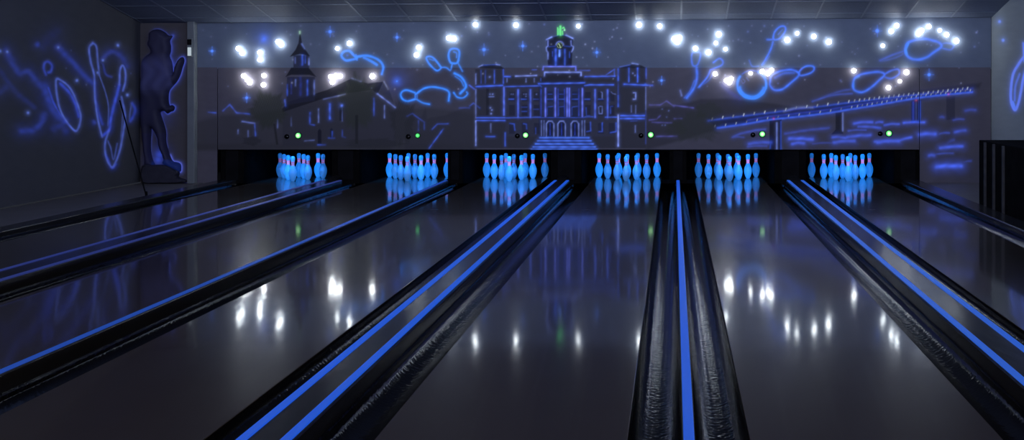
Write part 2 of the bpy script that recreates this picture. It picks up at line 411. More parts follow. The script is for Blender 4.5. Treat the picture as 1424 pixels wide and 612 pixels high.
    for x, y in ((711, 131), (713.5, 131), (728.5, 131), (731.5, 131), (731.5, 134), (746, 131)): p.dots([(x, y)], 1.0, PALE, .45)
    for x, y, k in ((711.5, 138, .6), (729, 138, .45), (746, 138, .3), (729.7, 149, .3), (729.7, 155, .3), (746, 152, .25), (817, 138, .5), (836, 138, .4)): L(x - 4, y, x + 3, y, w=1.0, col=BLUE, k=k)
    L(703, 164, 752, 163, w=1.0, col=BLUE, k=.55); L(813, 162.5, 825, 162.5, w=1.0, col=BLUE, k=.5); L(842, 163, 858, 163, w=1.1, col=BLUE, k=.7)
    L(709, 171.5, 715, 172.5, 716, 181, w=1.0, col=BLUE, k=.5); L(728, 172, 732, 173, 732.5, 179, w=1.0, col=BLUE, k=.45); L(745, 178, 745, 186, w=.9, col=BLUE, k=.3)
    L(836, 128, 837.5, 129, 837.5, 137, w=.9, col=PALE, k=.45); L(832.5, 149, 833, 158, 837.5, 158, 837.5, 148, 834, 148, w=.9, col=PALE, k=.4); L(815, 150, 815.5, 161, 820, 161, w=.9, col=BLUE, k=.4); L(849, 158, 849, 148, 852, 148, w=.9, col=BLUE, k=.4); L(850, 128, 852, 130, 856, 131, w=.8, col=PALE, k=.3)
    L(821, 170, 821.5, 182, 816, 183, w=1.0, col=BLUE, k=.5); L(837.5, 171, 837.5, 183, 833, 183, w=1.0, col=BLUE, k=.55); L(857, 171, 857, 183, 849, 184.5, w=1.1, col=BLUE, k=.6)
    L(813.6, 106.5, 855, 106, w=1.2, col=BLUE, k=.85); L(843, 104, 854.5, 96.5, 854.5, 105, w=1.0, col=BLUE, k=.55); L(813, 119, 820, 118, 853, 118, w=1.2, col=BLUE, k=.9)
    # right tower
    for y0, y1, k in ((96, 112, .7), (133, 148, .6), (160, 203, 1.0), (114, 132, .25)): L(859.7, y0, 859.7, y1, w=1.3, col=BLUE if k < 1 else PALE, k=k)
    L(862, 93, 876, 90.5, w=.9, col=BLUE, k=.4); L(879, 88, 887, 89.5, w=1.2, col=PALE, k=.6)
    for x, k in ((874.5, .7), (886.7, .95), (898.5, .5)): L(x, 95, x, 114 if x < 890 else 109, w=1.2, col=BLUE, k=k)
    p.dots([(880, 102), (883, 105)], 1.2, PALE, .5); L(868, 117.2, 907, 118.8, w=1.4, col=BLUE, k=.85); L(897, 117, 903, 119, w=1.4, col=BLUE, k=.6); L(898, 121, 898, 152, w=.9, col=PALE, k=.4); L(898, 152, 898, 200, w=.8, col=BLUE, k=.2)
    L(881, 129, 884, 129, 884, 138, 881, 138, w=1.1, col=PALE, k=.7); L(878, 147, 878, 156, w=.9, col=PALE, k=.3); L(884, 147, 884, 158, w=.9, col=PALE, k=.3); L(883.5, 175, 883.5, 184, w=1.0, col=PALE, k=.35); L(877, 168.5, 886, 168, w=.9, col=BLUE, k=.3)
    for y in (161, 164.8): L(863, y, 896, y, w=1.5, col=BLUE, k=.95)
    # portico
    L(757, 105.5, 757.5, 100.5, 808, 100.5, 808, 105, w=1.2, col=PALE, k=.9); L(749, 116.5, 813, 115.2, w=1.2, col=BLUE, k=.9); L(749, 116.5, 753, 121, w=1.0, col=BLUE, k=.6); L(752, 109, 752, 113, w=.8, col=BLUE, k=.3)
    for x in (758.5, 772.2, 788.7, 791.7, 809.9): L(x, 123, x, 162, w=1.25, col=(.060, .085, .46), k=1.0)
    for x in (752.5, 776, 785, 805): L(x, 124, x, 161, w=1.2, col=DEEP, k=.5)
    for x in (765, 781, 799.5):
        p.fill([(x - 4, 127), (x + 4, 127), (x + 4, 142), (x - 4, 142)], (.02, .02, .05), .8); L(x - 4, 138, x + 4, 138, w=1.0, col=BLUE, k=.55); L(x - 3, 131, x + 3, 131, w=.8, col=BLUE, k=.3)
        p.fill([(x - 4, 149), (x + 4, 149), (x + 4, 163), (x - 4, 163)], (.015, .015, .035), .8); L(x - 4, 160, x - 4, 149, x + 4, 148, w=.8, col=BLUE, k=.35)
        p.fill([(x - 4.5, 190), (x - 4.5, 173), (x - 2, 169.5), (x + 2, 169.5), (x + 4.5, 173), (x + 4.5, 190)], (.012, .015, .04), .95, kill=.9)
        L(x - 5.2, 190, x - 5.2, 172, x - 2.5, 168.5, x + 2.5, 168.5, x + 5.2, 172, x + 5.2, 190, w=1.0, col=PALE, k=.55); L(x, 172, x, 188, w=.9, col=DEEP, k=.5)
    for x in (753, 756.5, 809.5, 813): L(x, 168, x, 189, w=.9, col=PALE, k=.4)
    L(752, 163.5, 812, 163.5, w=.9, col=BLUE, k=.4)
    p.fill([(738, 209), (752, 190), (818, 190), (831, 209)], (.05, .06, .22), .9)
    for y, k in ((191.5, .8), (195.8, .75), (200.2, .8), (204.4, .85), (208, 1.0)):
        t = (y - 190) / 18; L(752 - 13 * t, y, 818 + 12 * t, y, w=1.35, col=(.035, .095, .50), k=k * .95, halo=.28)
    # clock tower
    L(760, 55, 767.3, 51.5, w=1.2, col=PALE, k=.9); L(787, 49, 796.4, 53.3, w=1.2, col=PALE, k=.9); L(767, 51.5, 778, 49, 787, 49, w=.8, col=BLUE, k=.25)
    L(762, 56, 762, 64, 759.6, 66, 760, 70, 762, 73, 762, 82, w=1.0, col=PALE, k=.7); L(794, 57, 794.5, 63, 797.5, 65, 797, 68, 795, 72, w=1.0, col=PALE, k=.7); L(763, 65, 773, 64, w=.8, col=BLUE, k=.35); L(784, 64, 794, 65, w=.8, col=BLUE, k=.35)
    L(772.8, 69, 772.8, 91, w=2.0, col=BLUE, k=.95); L(778, 70, 778, 78, w=1.4, col=(.10, .22, .9), k=.9); L(785.5, 69, 785.5, 91, w=1.6, col=BLUE, k=.6); L(768.5, 72, 768.5, 78, w=.9, col=BLUE, k=.5); L(792, 72, 792, 80, w=.9, col=BLUE, k=.4)
    L(755, 97, 755.7, 92.5, 800.5, 92.5, 800.8, 98, w=1.2, col=(.055, .075, .44), k=.95); L(740, 97, 746, 97, w=.9, col=BLUE, k=.4); L(806, 98, 820, 98, w=.9, col=BLUE, k=.4)
    c = [(778.4 + 5.2 * math.cos(t), 63 + 5.2 * math.sin(t)) for t in np.linspace(0, 6.283, 20)]
    p.fill(c[:-1], (.01, .012, .015), .95, kill=.9); p.stroke(c[10:], .9, PALE, .7)
    for t in np.linspace(0, 6.283, 13)[:-1]: p.dots([(778.4 + 3.6 * math.cos(t), 63 + 3.6 * math.sin(t))], .65, (.4, .6, .4), .55, .05)
    L(778.4, 63, 776.5, 60.5, w=.7, col=(.5, .7, .45), k=.6, halo=.05); L(778.4, 63, 779.4, 66.3, w=.7, col=(.5, .7, .45), k=.6, halo=.05)
    p.wear = 0
    G = (.07, .48, .10)
    for cc, w in (([775.6, 38.5, 775.6, 48.4], 1.0), ([779.3, 36.8, 779.5, 48.4], 1.9), ([777.4, 40, 777.4, 48], .8), ([782, 39.5, 783.8, 38, 784.8, 40], 1.0), ([782.2, 43, 782.4, 48], .9)): L(*cc, w=w, col=G, k=.85, halo=.15)
    p.dots([(785, 41.8)], 1.0, (.3, .75, .4), .9)
    # ---- right of the town hall
    p.wear = .6; p.thin, p.gain = .80, 1.25
    for cc, k in (([903, 146, 918, 146, 927, 140.5, 937.5, 148], .55), ([937, 146.5, 964, 150], .75), ([903, 167, 913, 166, 918, 161], .45), ([907, 170, 934, 171], .5), ([938, 165, 948, 165], .45), ([913, 189.8, 941, 189.4], .6)): L(*cc, w=1.2, col=(.05, .05, .26), k=k)
    p.dots([(927, 163), (921, 152), (930, 154), (921, 174), (925, 174)], 1.0, PALE, .4)
    # ---- bridge
    p.wear, p.gain = .25, 1.1
    up = [(985, 168), (1010, 164.5), (1040, 160.7), (1093, 154), (1110, 151), (1138, 148.4), (1164, 145), (1195, 141), (1220, 138), (1255, 134), (1291, 130.6)]
    lo = [(998, 178), (1020, 175), (1040, 172), (1068, 167), (1104, 163), (1146, 158), (1180, 152.5), (1220, 146), (1281, 135.5), (1352, 128)]
    p.fill(up + [(1352, 126)] + lo[::-1], (.03, .035, .12), .85)
    p.stroke(up, 1.7, BLUE, .55, .3); p.stroke(lo, 1.9, BLUE, .95, .3); p.stroke([(a, b - 4.5) for a, b in lo[2:]], 2.2, DEEP, .55, .3)
    p.stroke([(1090, 154.5), (1110, 150), (1130, 149.5)], 2.2, PALE, .5); p.stroke(up[6:], 1.5, BLUE, .55)
    for i, x in enumerate(np.concatenate([np.linspace(990, 1180, 14), np.linspace(1188, 1345, 24)])):
        xs, ys = zip(*(up + [(1352, 124)])); y = np.interp(x, xs, ys); L(x, y - .5, x + .8, y - 3.2, w=.75, col=(.35, .42, .6), k=.9 if i % 2 else .5, halo=.1)
        xs, ys = zip(*lo); y = np.interp(x + 4, xs, ys) if x > 998 else 178; L(x + 4, y - 1.5, x + 4.7, y - 4, w=.7, col=(.3, .38, .6), k=.7 if i % 3 else .35, halo=.1)
    p.dots([(1076, 165), (1274, 139.5), (1319, 131)], 1.6, (.5, .10, .25), .5)
    p.fill([(1070, 168), (1087, 166), (1087, 209), (1070, 209)], (.022, .022, .05), .9, kill=.6); L(1080.2, 171, 1080.2, 207, w=1.3, col=PALE, k=.75); L(1086, 169, 1086, 208, w=1.1, col=BLUE, k=.55); L(1072, 196, 1071, 206, w=1.2, col=BLUE, k=.5)
    p.fill([(1162, 157), (1170, 156), (1170, 180), (1173, 186), (1156, 187), (1162, 180)], (.03, .03, .05), .85, kill=.5); L(1172, 157, 1172, 182, w=1.1, col=PALE, k=.6)
    p.fill([(1267, 141), (1281, 139), (1281, 170), (1267, 171)], (.02, .03, .12), .8); L(1270, 142, 1270, 170, w=2.0, col=DEEP, k=.6); L(1279, 141, 1279, 170, w=1.6, col=BLUE, k=.65); L(1274, 142, 1274, 168, w=.8, col=PALE, k=.25)
    p.fill([(1316, 135), (1328, 134), (1328, 166), (1316, 167)], (.05, .05, .09), .6)
    p.stroke([(1130, 141), (1145, 136), (1160, 132), (1185, 130)], 1.6, BLUE, .4, .4)
    # water
    p.thin, p.gain, p.wear = 1.0, 1.35, .3
    for x0, y0, x1, y1, w, k in ((1020, 190, 1038, 184, 1.6, .35), (1038, 184, 1064, 180, 1.6, .4), (1018, 191, 1034, 191, 1.2, .3), (1042, 200, 1072, 198, 2.2, .55), (1040, 204, 1066, 203, 1.4, .35), (1092, 186, 1152, 178, 1.8, .32), (1098, 193, 1130, 194, 2.3, .8), (1102, 200, 1118, 199, 2.2, .7), (1158, 191, 1176, 192, 2, .55), (1160, 198, 1188, 196, 2.4, .6), (1178, 191, 1210, 188, 2.2, .65), (1188, 171.5, 1213, 170, 2, .7), (1218, 170.5, 1227, 170, 1.6, .6), (1194, 176, 1224, 178, 1.8, .6), (1180, 182, 1204, 181, 1.3, .4), (1217, 197, 1236, 197, 2.2, .6), (1130, 200, 1160, 199, 1.1, .25),
                             (1257, 171, 1285, 170, 1.7, .85), (1230, 174, 1250, 172.5, 1.6, .6), (1279, 187, 1300, 186.5, 2.6, .8), (1307, 186, 1320, 185, 1.3, .35), (1328, 184, 1342, 181.5, 2.0, .55), (1326, 167, 1340, 166, 1.3, .3), (1343, 154, 1356, 153, 1.8, .3), (1308, 163, 1312, 163.5, 1.6, .3), (1220, 198, 1250, 196, 2.4, .75), (1250, 196, 1267, 191, 1.8, .75),
                             (1308, 206, 1338, 203.5, 2.2, .75), (1318, 200, 1326, 195, 2.4, .2), (1292, 216.5, 1299, 216, 2.2, .5), (1299, 215, 1325, 213, 1.3, .3), (1303, 232, 1336, 231, 3.0, .95), (1300, 233, 1314, 230, 1.4, .4), (1340, 226, 1350, 224, 1.2, .25)):
        p.stroke([(x0, y0), ((x0 + x1) / 2, (y0 + y1) / 2 - .8), (x1, y1)], w, (.022, .055, .44), k, .35)
    # ---- trees in front
    g = (.070, .078, .056)
    p.tree(373, 153, 27, 27, g, .9); L(381, 172, 386, 201, w=1.2, col=(0, 0, 0), k=0); p.fill([(380, 172), (383, 172), (387, 201), (384, 201)], (.03, .03, .03), .7)
    p.tree(497, 143, 26, 40, g, .85); p.fill([(494, 160), (498, 160), (498, 200), (494, 200)], (.025, .025, .028), .7)
    p.tree(560, 168, 18, 36, (.05, .05, .05), .7); p.tree(968, 176, 38, 22, g, .65); p.tree(985, 154, 20, 13, g, .6); p.tree(940, 180, 16, 12, g, .5); p.tree(350, 196, 14, 7, (.04, .04, .045), .6); p.tree(520, 200, 45, 8, (.05, .05, .05), .6)
    # ---- flying pins and ball
    p.thin, p.gain, p.wear = .85, 1.1, .25
    def pin(pts, w=1.7, k=.95, col=CY, closed=False, halo=.28): p.stroke(pts, w, col, k, halo, closed, 2.8)
    pin([(475, 76), (479, 71.5), (486, 71), (492, 77), (496, 81), (489, 83), (481, 84), (476, 80)], closed=True); p.dots([(483, 77)], 2.2, (.02, .12, .7), .5); L(495, 76, 496.5, 83.5, w=1.1, col=CY, k=.8)
    pin([(496, 79), (510, 77.5), (522, 81), (530, 87), (533, 94), (531, 103)]); pin([(506, 80), (516, 85), (524, 90)], 2.0, .8)
    pin([(577, 129), (567, 125.5), (560, 127), (557.3, 132), (560, 138), (567, 140.5), (577, 138)], 1.5); L(577.2, 129.5, 577.5, 138, w=1.0, col=CY, k=.8); L(579.8, 130, 580, 138, w=1.0, col=CY, k=.6)
    pin([(578, 131), (590, 123), (603, 121), (618, 124), (624.5, 129), (624, 140)], 1.5); pin([(579, 138), (588, 143), (597, 145)], 1.3, .8)
    pin([(593, 80.6), (597, 78.5), (603, 81), (612, 92), (613, 95), (607, 98), (597, 89)], 1.3, .9, closed=True); pin([(613, 94), (620, 94), (626, 98)], 1.2, .7); pin([(597, 82), (603, 84)], 1.1, .6)
    pin([(623.7, 77), (626, 69.5), (632, 67.5), (638, 70), (638.5, 78), (636, 87), (630, 88), (626, 86)], 1.4, .95, closed=True); pin([(629, 88), (627, 97)], 1.1, .7); pin([(637, 88), (643, 99)], 1.1, .7); pin([(631, 72), (635, 74), (635, 80)], 1.2, .6)
    pin([(632, 102), (642, 108), (648, 120), (640, 130)], 1.8, .95); pin([(633, 106), (641, 112), (645, 120)], 1.2, .6); pin([(631, 129), (636, 135), (644, 136), (650, 131), (649, 128)], 1.3, .85)
    B2 = (.018, .095, .60)
    pin([(962.7, 74), (974, 74), (970, 90), (963, 90)], 1.5, .7, B2, True); pin([(968.8, 94), (969, 110), (964, 124), (955, 136)], 2.2, .9, B2); pin([(966, 112), (960, 126), (952, 136)], 1.4, .6, B2); pin([(992, 87), (1000, 81.5), (1005, 85), (1003, 91), (988, 97)], 1.6, .8, B2); pin([(988, 97), (983, 108), (972, 121)], 1.7, .85, B2); pin([(993, 100), (985, 112), (970, 122)], 1.3, .5, B2); pin([(946, 126), (948, 133)], 1.3, .5, PALE)
    ring = [(1045.5 + 20 * math.cos(t), 117.5 + 19.5 * math.sin(t)) for t in np.linspace(-2.3, 3.75, 26)]
    pin(ring[:6], 1.2, .5, B2); pin(ring[5:], 2.0, .9, CY); pin([(1045.5 + 17.5 * math.cos(t), 117.5 + 17.5 * math.sin(t)) for t in np.linspace(.3, 2.9, 14)], 2.8, .9, CY); pin([(1033, 110), (1036, 113), (1033, 116), (1031, 112)], .9, .4, PALE); pin([(1038, 108), (1041, 112)], .9, .4, PALE)
    p.stroke([(1005, 118), (1018, 130), (1030, 136)], 4, DEEP, .35, .4)
    pin([(1075.6, 54), (1077, 45), (1084, 37.5), (1091, 37), (1092, 43), (1086, 52), (1080, 55)], 1.6, .9, B2, True); pin([(1082, 48), (1088, 41)], 1.0, .5, B2); pin([(1067, 55), (1076, 55)], 1.6, .7, B2); pin([(1075, 58), (1072, 68), (1066, 80), (1060, 90)], 1.7, .85, B2); pin([(1070, 78), (1063, 89)], 1.2, .5, B2); pin([(1042, 84), (1046, 92), (1055, 92)], 1.2, .5, B2)
    pin([(1071, 114), (1073, 105), (1085, 99), (1100, 97), (1110, 101), (1110, 106), (1100, 115), (1088, 124), (1077, 125), (1071, 119)], 1.9, .95, B2, True); pin([(1078, 108), (1090, 102), (1104, 101)], 2.4, .6, B2); pin([(1112, 99), (1120, 92.5), (1130, 92), (1132, 97), (1126, 102), (1113, 105)], 1.5, .9, B2, True)
    pin([(1259, 70), (1262, 60), (1272, 56), (1285, 54), (1300, 57), (1308, 61), (1308, 66), (1298, 73), (1288, 80), (1275, 83), (1263, 79)], 2.3, .9, B2, True); pin([(1261, 76), (1259.5, 69), (1263, 60)], 2.0, .9, CY); pin([(1308, 61), (1318, 60), (1326, 63), (1322, 69), (1309, 67)], 1.6, .55, B2); pin([(1224, 84), (1240, 77), (1257, 71)], 1.8, .6, BLUE); pin([(1226, 85), (1243, 81), (1257, 75)], 1.4, .4, BLUE)
    pin([(1186, 118), (1190, 107), (1204, 102), (1222, 100), (1230, 104), (1222, 112), (1212, 121), (1200, 128), (1189, 126)], 2.0, .9, B2, True); pin([(1187, 122), (1188, 111), (1195, 106)], 1.6, .6, CY); pin([(1231, 103), (1240, 98), (1249, 96.5), (1250, 103), (1240, 109), (1231, 107)], 1.6, .75, B2, True); pin([(1138, 138), (1165, 128), (1184, 124)], 1.8, .35, BLUE)
    # ---- stars
    for x, y, r, k in ((367, 54, 7.5, .75), (552, 113, 7, .6)): p.dots([(x, y)], r, (.03, .11, .75), k * .8, .25); p.dots([(x, y)], 1.8, CY, .9)
    for x, y, r in ((295, 71, 4), (459, 44, 5), (552, 52, 4), (673, 69, 5.5), (727, 64, 4.5), (830, 73, 4.5), (343, 136, 4.5), (920, 112, 4), (1220, 43, 5.5), (1292, 104, 5.5)): p.star(x, y, r)
    p.dots([(757, 34), (680, 48), (642, 50), (1040, 44), (1063, 36), (1095, 33), (1169, 112), (464, 50), (1076, 121), (1082, 116), (1295, 63), (1358, 45), (1355, 65)], 1.3, PALE, .45)

def paint_left(p):
    st = p.stroke; p.thin, p.wear, p.gain = .82, .35, 1.15
    B, W = (.022, .050, .46), (.06, .10, .48)
    for pts, w, k in (([(8, 70), (20, 92), (27, 101), (40, 100), (50, 112), (60, 122), (70, 138)], 5, .22), ([(0, 98), (20, 126), (38, 142), (48, 150)], 4, .10), ([(62, 160), (54, 175), (42, 182), (30, 182)], 5, .24), ([(60, 66), (66, 55), (78, 45)], 8, .06), ([(80, 65), (92, 78), (102, 88), (112, 100), (122, 110), (130, 116)], 4.5, .28), ([(62, 120), (70, 145), (82, 162), (90, 168)], 6, .30), ([(142, 84), (148, 75), (158, 72), (168, 78), (176, 92)], 4.5, .22), ([(76, 178), (86, 174), (92, 182)], 6, .16), ([(0, 128), (10, 120)], 6, .10), ([(143, 88), (147, 103), (155, 107)], 1.6, .22)):
        st(pts, w, B, k, .35)
    for pts, cl, w, k in (([(129, 60), (124, 67), (126, 85), (131, 105), (132, 135), (136, 165), (142, 190)], 0, 1.5, .55), ([(129, 60), (134, 65), (136, 85), (138, 104)], 0, 1.4, .45), ([(138, 104), (147, 130), (151, 150), (150, 175)], 0, .8, .35), ([(131, 110), (133, 140), (138, 160), (142, 172)], 0, 2.6, .40),
                          ([(166, 118), (167, 98), (170.5, 91), (174, 98), (174.5, 112), (171, 126)], 0, 1.5, .6), ([(166, 118), (159, 145), (154, 165), (152, 180), (144, 188)], 0, 2.4, .65), ([(152, 180), (146, 200), (148, 220), (155, 232), (160, 227), (167, 208), (172, 180), (174, 160), (169, 135)], 0, 1.5, .5), ([(150, 196), (154, 206), (158, 222), (163, 200)], 0, 1.1, .3), ([(147, 215), (155, 233), (161, 228)], 0, 2.0, .5),
                          ([(64, 104), (61, 96), (62, 88), (67, 86), (72, 91), (71, 99), (67, 101)], 0, 1.8, .45), ([(78, 112), (85, 112), (97, 122), (106, 140), (112, 160), (111, 172), (106, 182), (98, 176), (86, 158), (80, 138)], 1, 1.6, .55), ([(84, 116), (96, 128), (104, 142), (110, 162)], 0, 2.6, .55), ([(67, 122), (76, 146), (90, 168), (104, 182)], 0, 1.7, .5), ([(184, 144), (188, 152), (185, 162), (181, 168)], 0, 2.4, .42), ([(183, 144), (181, 156), (180, 166)], 0, 1.2, .3), ([(171, 140), (170, 170), (168, 195)], 0, 1.0, .25)):
        st(pts, w, W if w < 1.7 else B, k, .3, bool(cl))
    p.dots([(0, 71), (10, 72), (81, 66), (164, 63), (143, 84), (107, 112), (39, 157), (177, 132), (136, 101)], 2.0, (.09, .15, .6), .65, .25)
    p.dots([(131, 170), (52, 62)], 4, B, .35); p.dots([(92, 95), (120, 118), (99, 70), (160, 120), (182, 102)], 1.0, PALE, .3)

FIG = [(215, 41.5), (210, 44), (208, 50), (207.5, 56), (206, 61), (207.5, 65), (210, 69), (210.5, 73), (205, 77), (199.5, 83), (197.8, 92), (197.3, 106), (196.5, 120), (196, 140), (196, 156), (196.5, 170), (197.5, 182), (199, 196), (200.5, 208), (202, 220), (203, 231), (216, 230), (213, 222), (210.5, 210), (210.2, 196), (211, 186), (211.5, 178), (216, 184), (220, 193), (222, 204), (226, 214), (228.5, 222), (226, 227), (234, 231), (250, 239), (252.5, 234), (251.5, 228), (247, 225.5), (241, 224), (237, 216), (233.5, 205), (231.5, 196), (231.5, 184), (228.5, 172), (225.5, 163), (224, 156), (229, 154.5), (233.5, 158), (238, 155.5), (242, 154), (243.5, 149), (240, 146), (236.5, 146.5), (235, 138), (236, 127), (241, 120), (247, 113), (251.5, 104), (254, 95), (257, 85), (255, 79.5), (250, 81.5), (245.5, 89), (243, 97), (241.5, 103), (241, 95), (239.5, 86), (236.5, 78), (238, 72), (238.2, 64), (237, 57), (240.5, 50), (235, 49.5), (230, 45), (222, 41)]
BASE = [(202, 230), (216, 229), (234, 230), (250, 238), (249.5, 246), (261, 250.5), (256, 254), (226, 254.5), (202, 253)]

def paint_panel(p):
    rim = FIG + [FIG[0]]
    def seg(i0, i1, k, w=1.3, col=(.04, .075, .55)): p.stroke(rim[i0:i1], w, tuple(c * .5 for c in col), k, .30, wide=2.8)
    seg(0, 12, .10); seg(20, 34, .25, 1.8); seg(33, 40, .9, 1.5, (.09, .13, .75)); seg(40, 48, .30); seg(46, 58, .85, 1.6); seg(56, 66, .75, 1.4, (.07, .11, .72)); seg(64, 72, .7, 2.2); seg(71, 76, .35)
    p.dots([(221, 160)], 6, (.025, .05, .45), .35, .4); p.dots([(222, 215), (220, 222)], 5, (.02, .05, .45), .5, .4); p.dots([(239, 90)], 4, (.03, .06, .5), .5, .4); p.dots([(232, 257), (264, 257)], 3, (.05, .06, .4), .4)  # last two dots paint blue glints along the wall foot

def paint_right(p):
    p.stroke([(1432, 70), (1423, 80), (1416, 90), (1409, 103), (1406, 122), (1406, 140), (1411, 153), (1416, 144), (1420, 126), (1424, 105), (1430, 90)], 1.6, (.06, .12, .7), .75, .35)
    p.stroke([(1411, 140), (1412, 120), (1418, 103)], 1.6, (.04, .10, .65), .5, .35); p.stroke([(1408, 142), (1411, 150)], 2.0, (.04, .14, .8), .7, .3)
    p.stroke([(1423, 60), (1424, 85)], 1.4, (.05, .12, .7), .6, .35)
    p.dots([(1390, 30), (1395, 56)], 1.9, (.08, .18, .75), .75, .3)

def grid_mesh(name, us, vs, pos, base, painter, keep=None, box_dir=None, thick=0.04, grain=0.1):
    """dense front face (us x vs) carrying paint + glow, closed behind by a plain slab"""
    nu, nv = len(us), len(vs)
    uu, vv = np.meshgrid(us, vs, indexing='xy')
    co = pos(uu.ravel(), vv.ravel())
    D = co[:, 1]
    a = U + co[:, 0] * F / D; b = V + (H - co[:, 2]) * F / D
    p = Paint(a, b, base); p.grain(grain)
    painter(p)
    i = np.arange(nv * nu).reshape(nv, nu)
    q = np.stack([i[:-1, :-1], i[:-1, 1:], i[1:, 1:], i[1:, :-1]], -1).reshape(-1, 4)
    # slab behind
    d = np.array(box_dir) * thick
    c = [0, nu - 1, nv * nu - 1, (nv - 1) * nu]
    n0 = nv * nu
    back = co[c] + d
    co2 = np.vstack([co, co[c], back])
    f = [n0, n0 + 1, n0 + 2, n0 + 3]; k = [n0 + 4, n0 + 5, n0 + 6, n0 + 7]
    extra = [[k[3], k[2], k[1], k[0]]] + [[f[(j + 1) % 4], f[j], k[j], k[(j + 1) % 4]] for j in range(4)]
    q = np.vstack([q, np.array(extra)])
    me = bpy.data.meshes.new(name)
    me.vertices.add(len(co2)); me.vertices.foreach_set('co', co2.astype(np.float32).ravel())
    me.loops.add(q.size); me.loops.foreach_set('vertex_index', q.astype(np.int32).ravel())
    me.polygons.add(len(q)); me.polygons.foreach_set('loop_start', np.arange(0, q.size, 4, dtype=np.int32)); me.polygons.foreach_set('loop_total', np.full(len(q), 4, dtype=np.int32))
    me.update(calc_edges=True); me.validate()
    for nm, arr, pad in (('paint', np.clip(p.base, 0, 1), base), ('glow', p.glow, (0, 0, 0))):
        at_ = me.color_attributes.new(nm, 'FLOAT_COLOR', 'POINT')
        full = np.ones((len(co2), 4), np.float32); full[:len(arr), :3] = arr; full[len(arr):, :3] = pad
        at_.data.foreach_set('color', full.ravel())
    return me

# ---------------------------------------------------------------- room shell
def px_x(px, D): return (px - U) / F * D
def py_z(py, D): return H - (py - V) / F * D

slab = obj('floor', box(X_LEFT - .1, X_RIGHT + .1, -4, 20.6, -.25, -.13), M['floor']); struct(slab, 'dark floor beneath the lanes')
x_l_out, x_r_out = LANES[0] - HALF - GUT - .24, LANES[5] + HALF + GUT + .26
o = obj('floor_left', box(X_LEFT, x_l_out, 0.3, 20.4, -.13, 0.0), M['floor']); struct(o, 'narrow dark walkway along the left wall')
o = obj('floor_right', box(x_r_out, X_RIGHT, 0.3, 20.4, -.13, 0.0), M['floor']); struct(o, 'narrow dark walkway along the right wall')
o = obj('floor_approach', box(X_LEFT, X_RIGHT, -4, 0.3, -.13, 0.0), M['lane']); struct(o, 'approach before the foul line')

# ceiling: sloping strip over the far lanes, then level
def ceil_pts(x, d): return (x, d, ceil_z(x, d))
bm = bmesh.new()
ds = [Y_MASK - .05, Y_UP - 5.2, -4.0]; rows = []
for d in ds: rows.append([bm.verts.new(ceil_pts(x, d)) for x in (X_LEFT - .1, X_RIGHT + .1)])
top = [[bm.verts.new((v.co.x, v.co.y, v.co.z + .12)) for v in r] for r in rows]
for r, t in ((rows, 0), (top, 1)):
    for a, b in zip(r, r[1:]): bm.faces.new((a[0], a[1], b[1], b[0]))
for i in (0, 1):
    for s_ in (0, 1): bm.faces.new((rows[i][s_], rows[i + 1][s_], top[i + 1][s_], top[i][s_]))
bm.faces.new((rows[0][0], rows[0][1], top[0][1], top[0][0])); bm.faces.new((rows[2][0], rows[2][1], top[2][1], top[2][0]))
ceiling = obj('ceiling', bm, M['ceil']); struct(ceiling, 'dark tiled ceiling sloping down to the mural')
bm = bmesh.new()
def rail(p0, p1, w, along):
    vs = []
    for dz in (-.006, .004):
        for p in (p0, p1):
            for s_ in (-1, 1):
                x, d = (p[0] + s_ * w / 2, p[1]) if along else (p[0], p[1] + s_ * w / 2)
                vs.append(bm.verts.new((x, d, ceil_z(x, d) + dz)))
    for f in ((0, 1, 3, 2), (4, 6, 7, 5), (0, 4, 5, 1), (2, 3, 7, 6), (0, 2, 6, 4), (1, 5, 7, 3)): bm.faces.new([vs[i] for i in f])
k = -3
while True:
    x = -5.92 + .67 * k; k += 1
    if x > X_RIGHT: break
    if x > X_LEFT: rail((x, Y_MASK - .06), (x, Y_UP - 5.2), .024, True); rail((x, Y_UP - 5.2), (x, 2), .024, True)
for k in range(24):
    d = 17.6 - .67 * k
    rail((X_LEFT, d), (X_RIGHT, d), .022, False)
g = obj('ceiling_grid', bm, M['rail'], ceiling); struct(g, 'thin metal grid between the ceiling tiles')

# side walls
PITCH = .009
dl = np.arange(13.6, 17.92, .0135); zl = np.arange(0.02, 2.62, .0095)
wl = link('wall_left', grid_mesh('wall_left', dl[::-1] * 1.0, zl, lambda u, v: np.stack([np.full(u.shape, X_LEFT), u, v], 1), (.080, .080, .094), paint_left, box_dir=(-1, 0, 0), thick=.1), None, M['wall'])
struct(wl, 'left wall with glowing blue painted pins')
w = obj('wall_left_near', box(X_LEFT - .1, X_LEFT, -4, 13.6, 0, 3.6), M['plain']); struct(w, 'dark plain left wall')
w = obj('wall_left_top', box(X_LEFT - .1, X_LEFT, 13.6, 18.0, 2.615, 3.5), M['plain']); struct(w, 'upper strip of left wall')
dr = np.arange(15.4, 17.95, .0135)
wr = link('wall_right', grid_mesh('wall_right', dr, zl, lambda u, v: np.stack([np.full(u.shape, X_RIGHT), u, v], 1), (.32, .355, .375), paint_right, box_dir=(1, 0, 0), thick=.1), None, M['wall'])
struct(wr, 'pale right wall with a painted pin')
w = obj('wall_right_near', box(X_RIGHT, X_RIGHT + .1, -4, 15.4, 0, 3.6), M['pale']); struct(w, 'pale right wall')
w = obj('wall_right_top', box(X_RIGHT, X_RIGHT + .1, 15.4, 18.0, 2.615, 3.5), M['pale']); struct(w, 'upper strip of right wall')

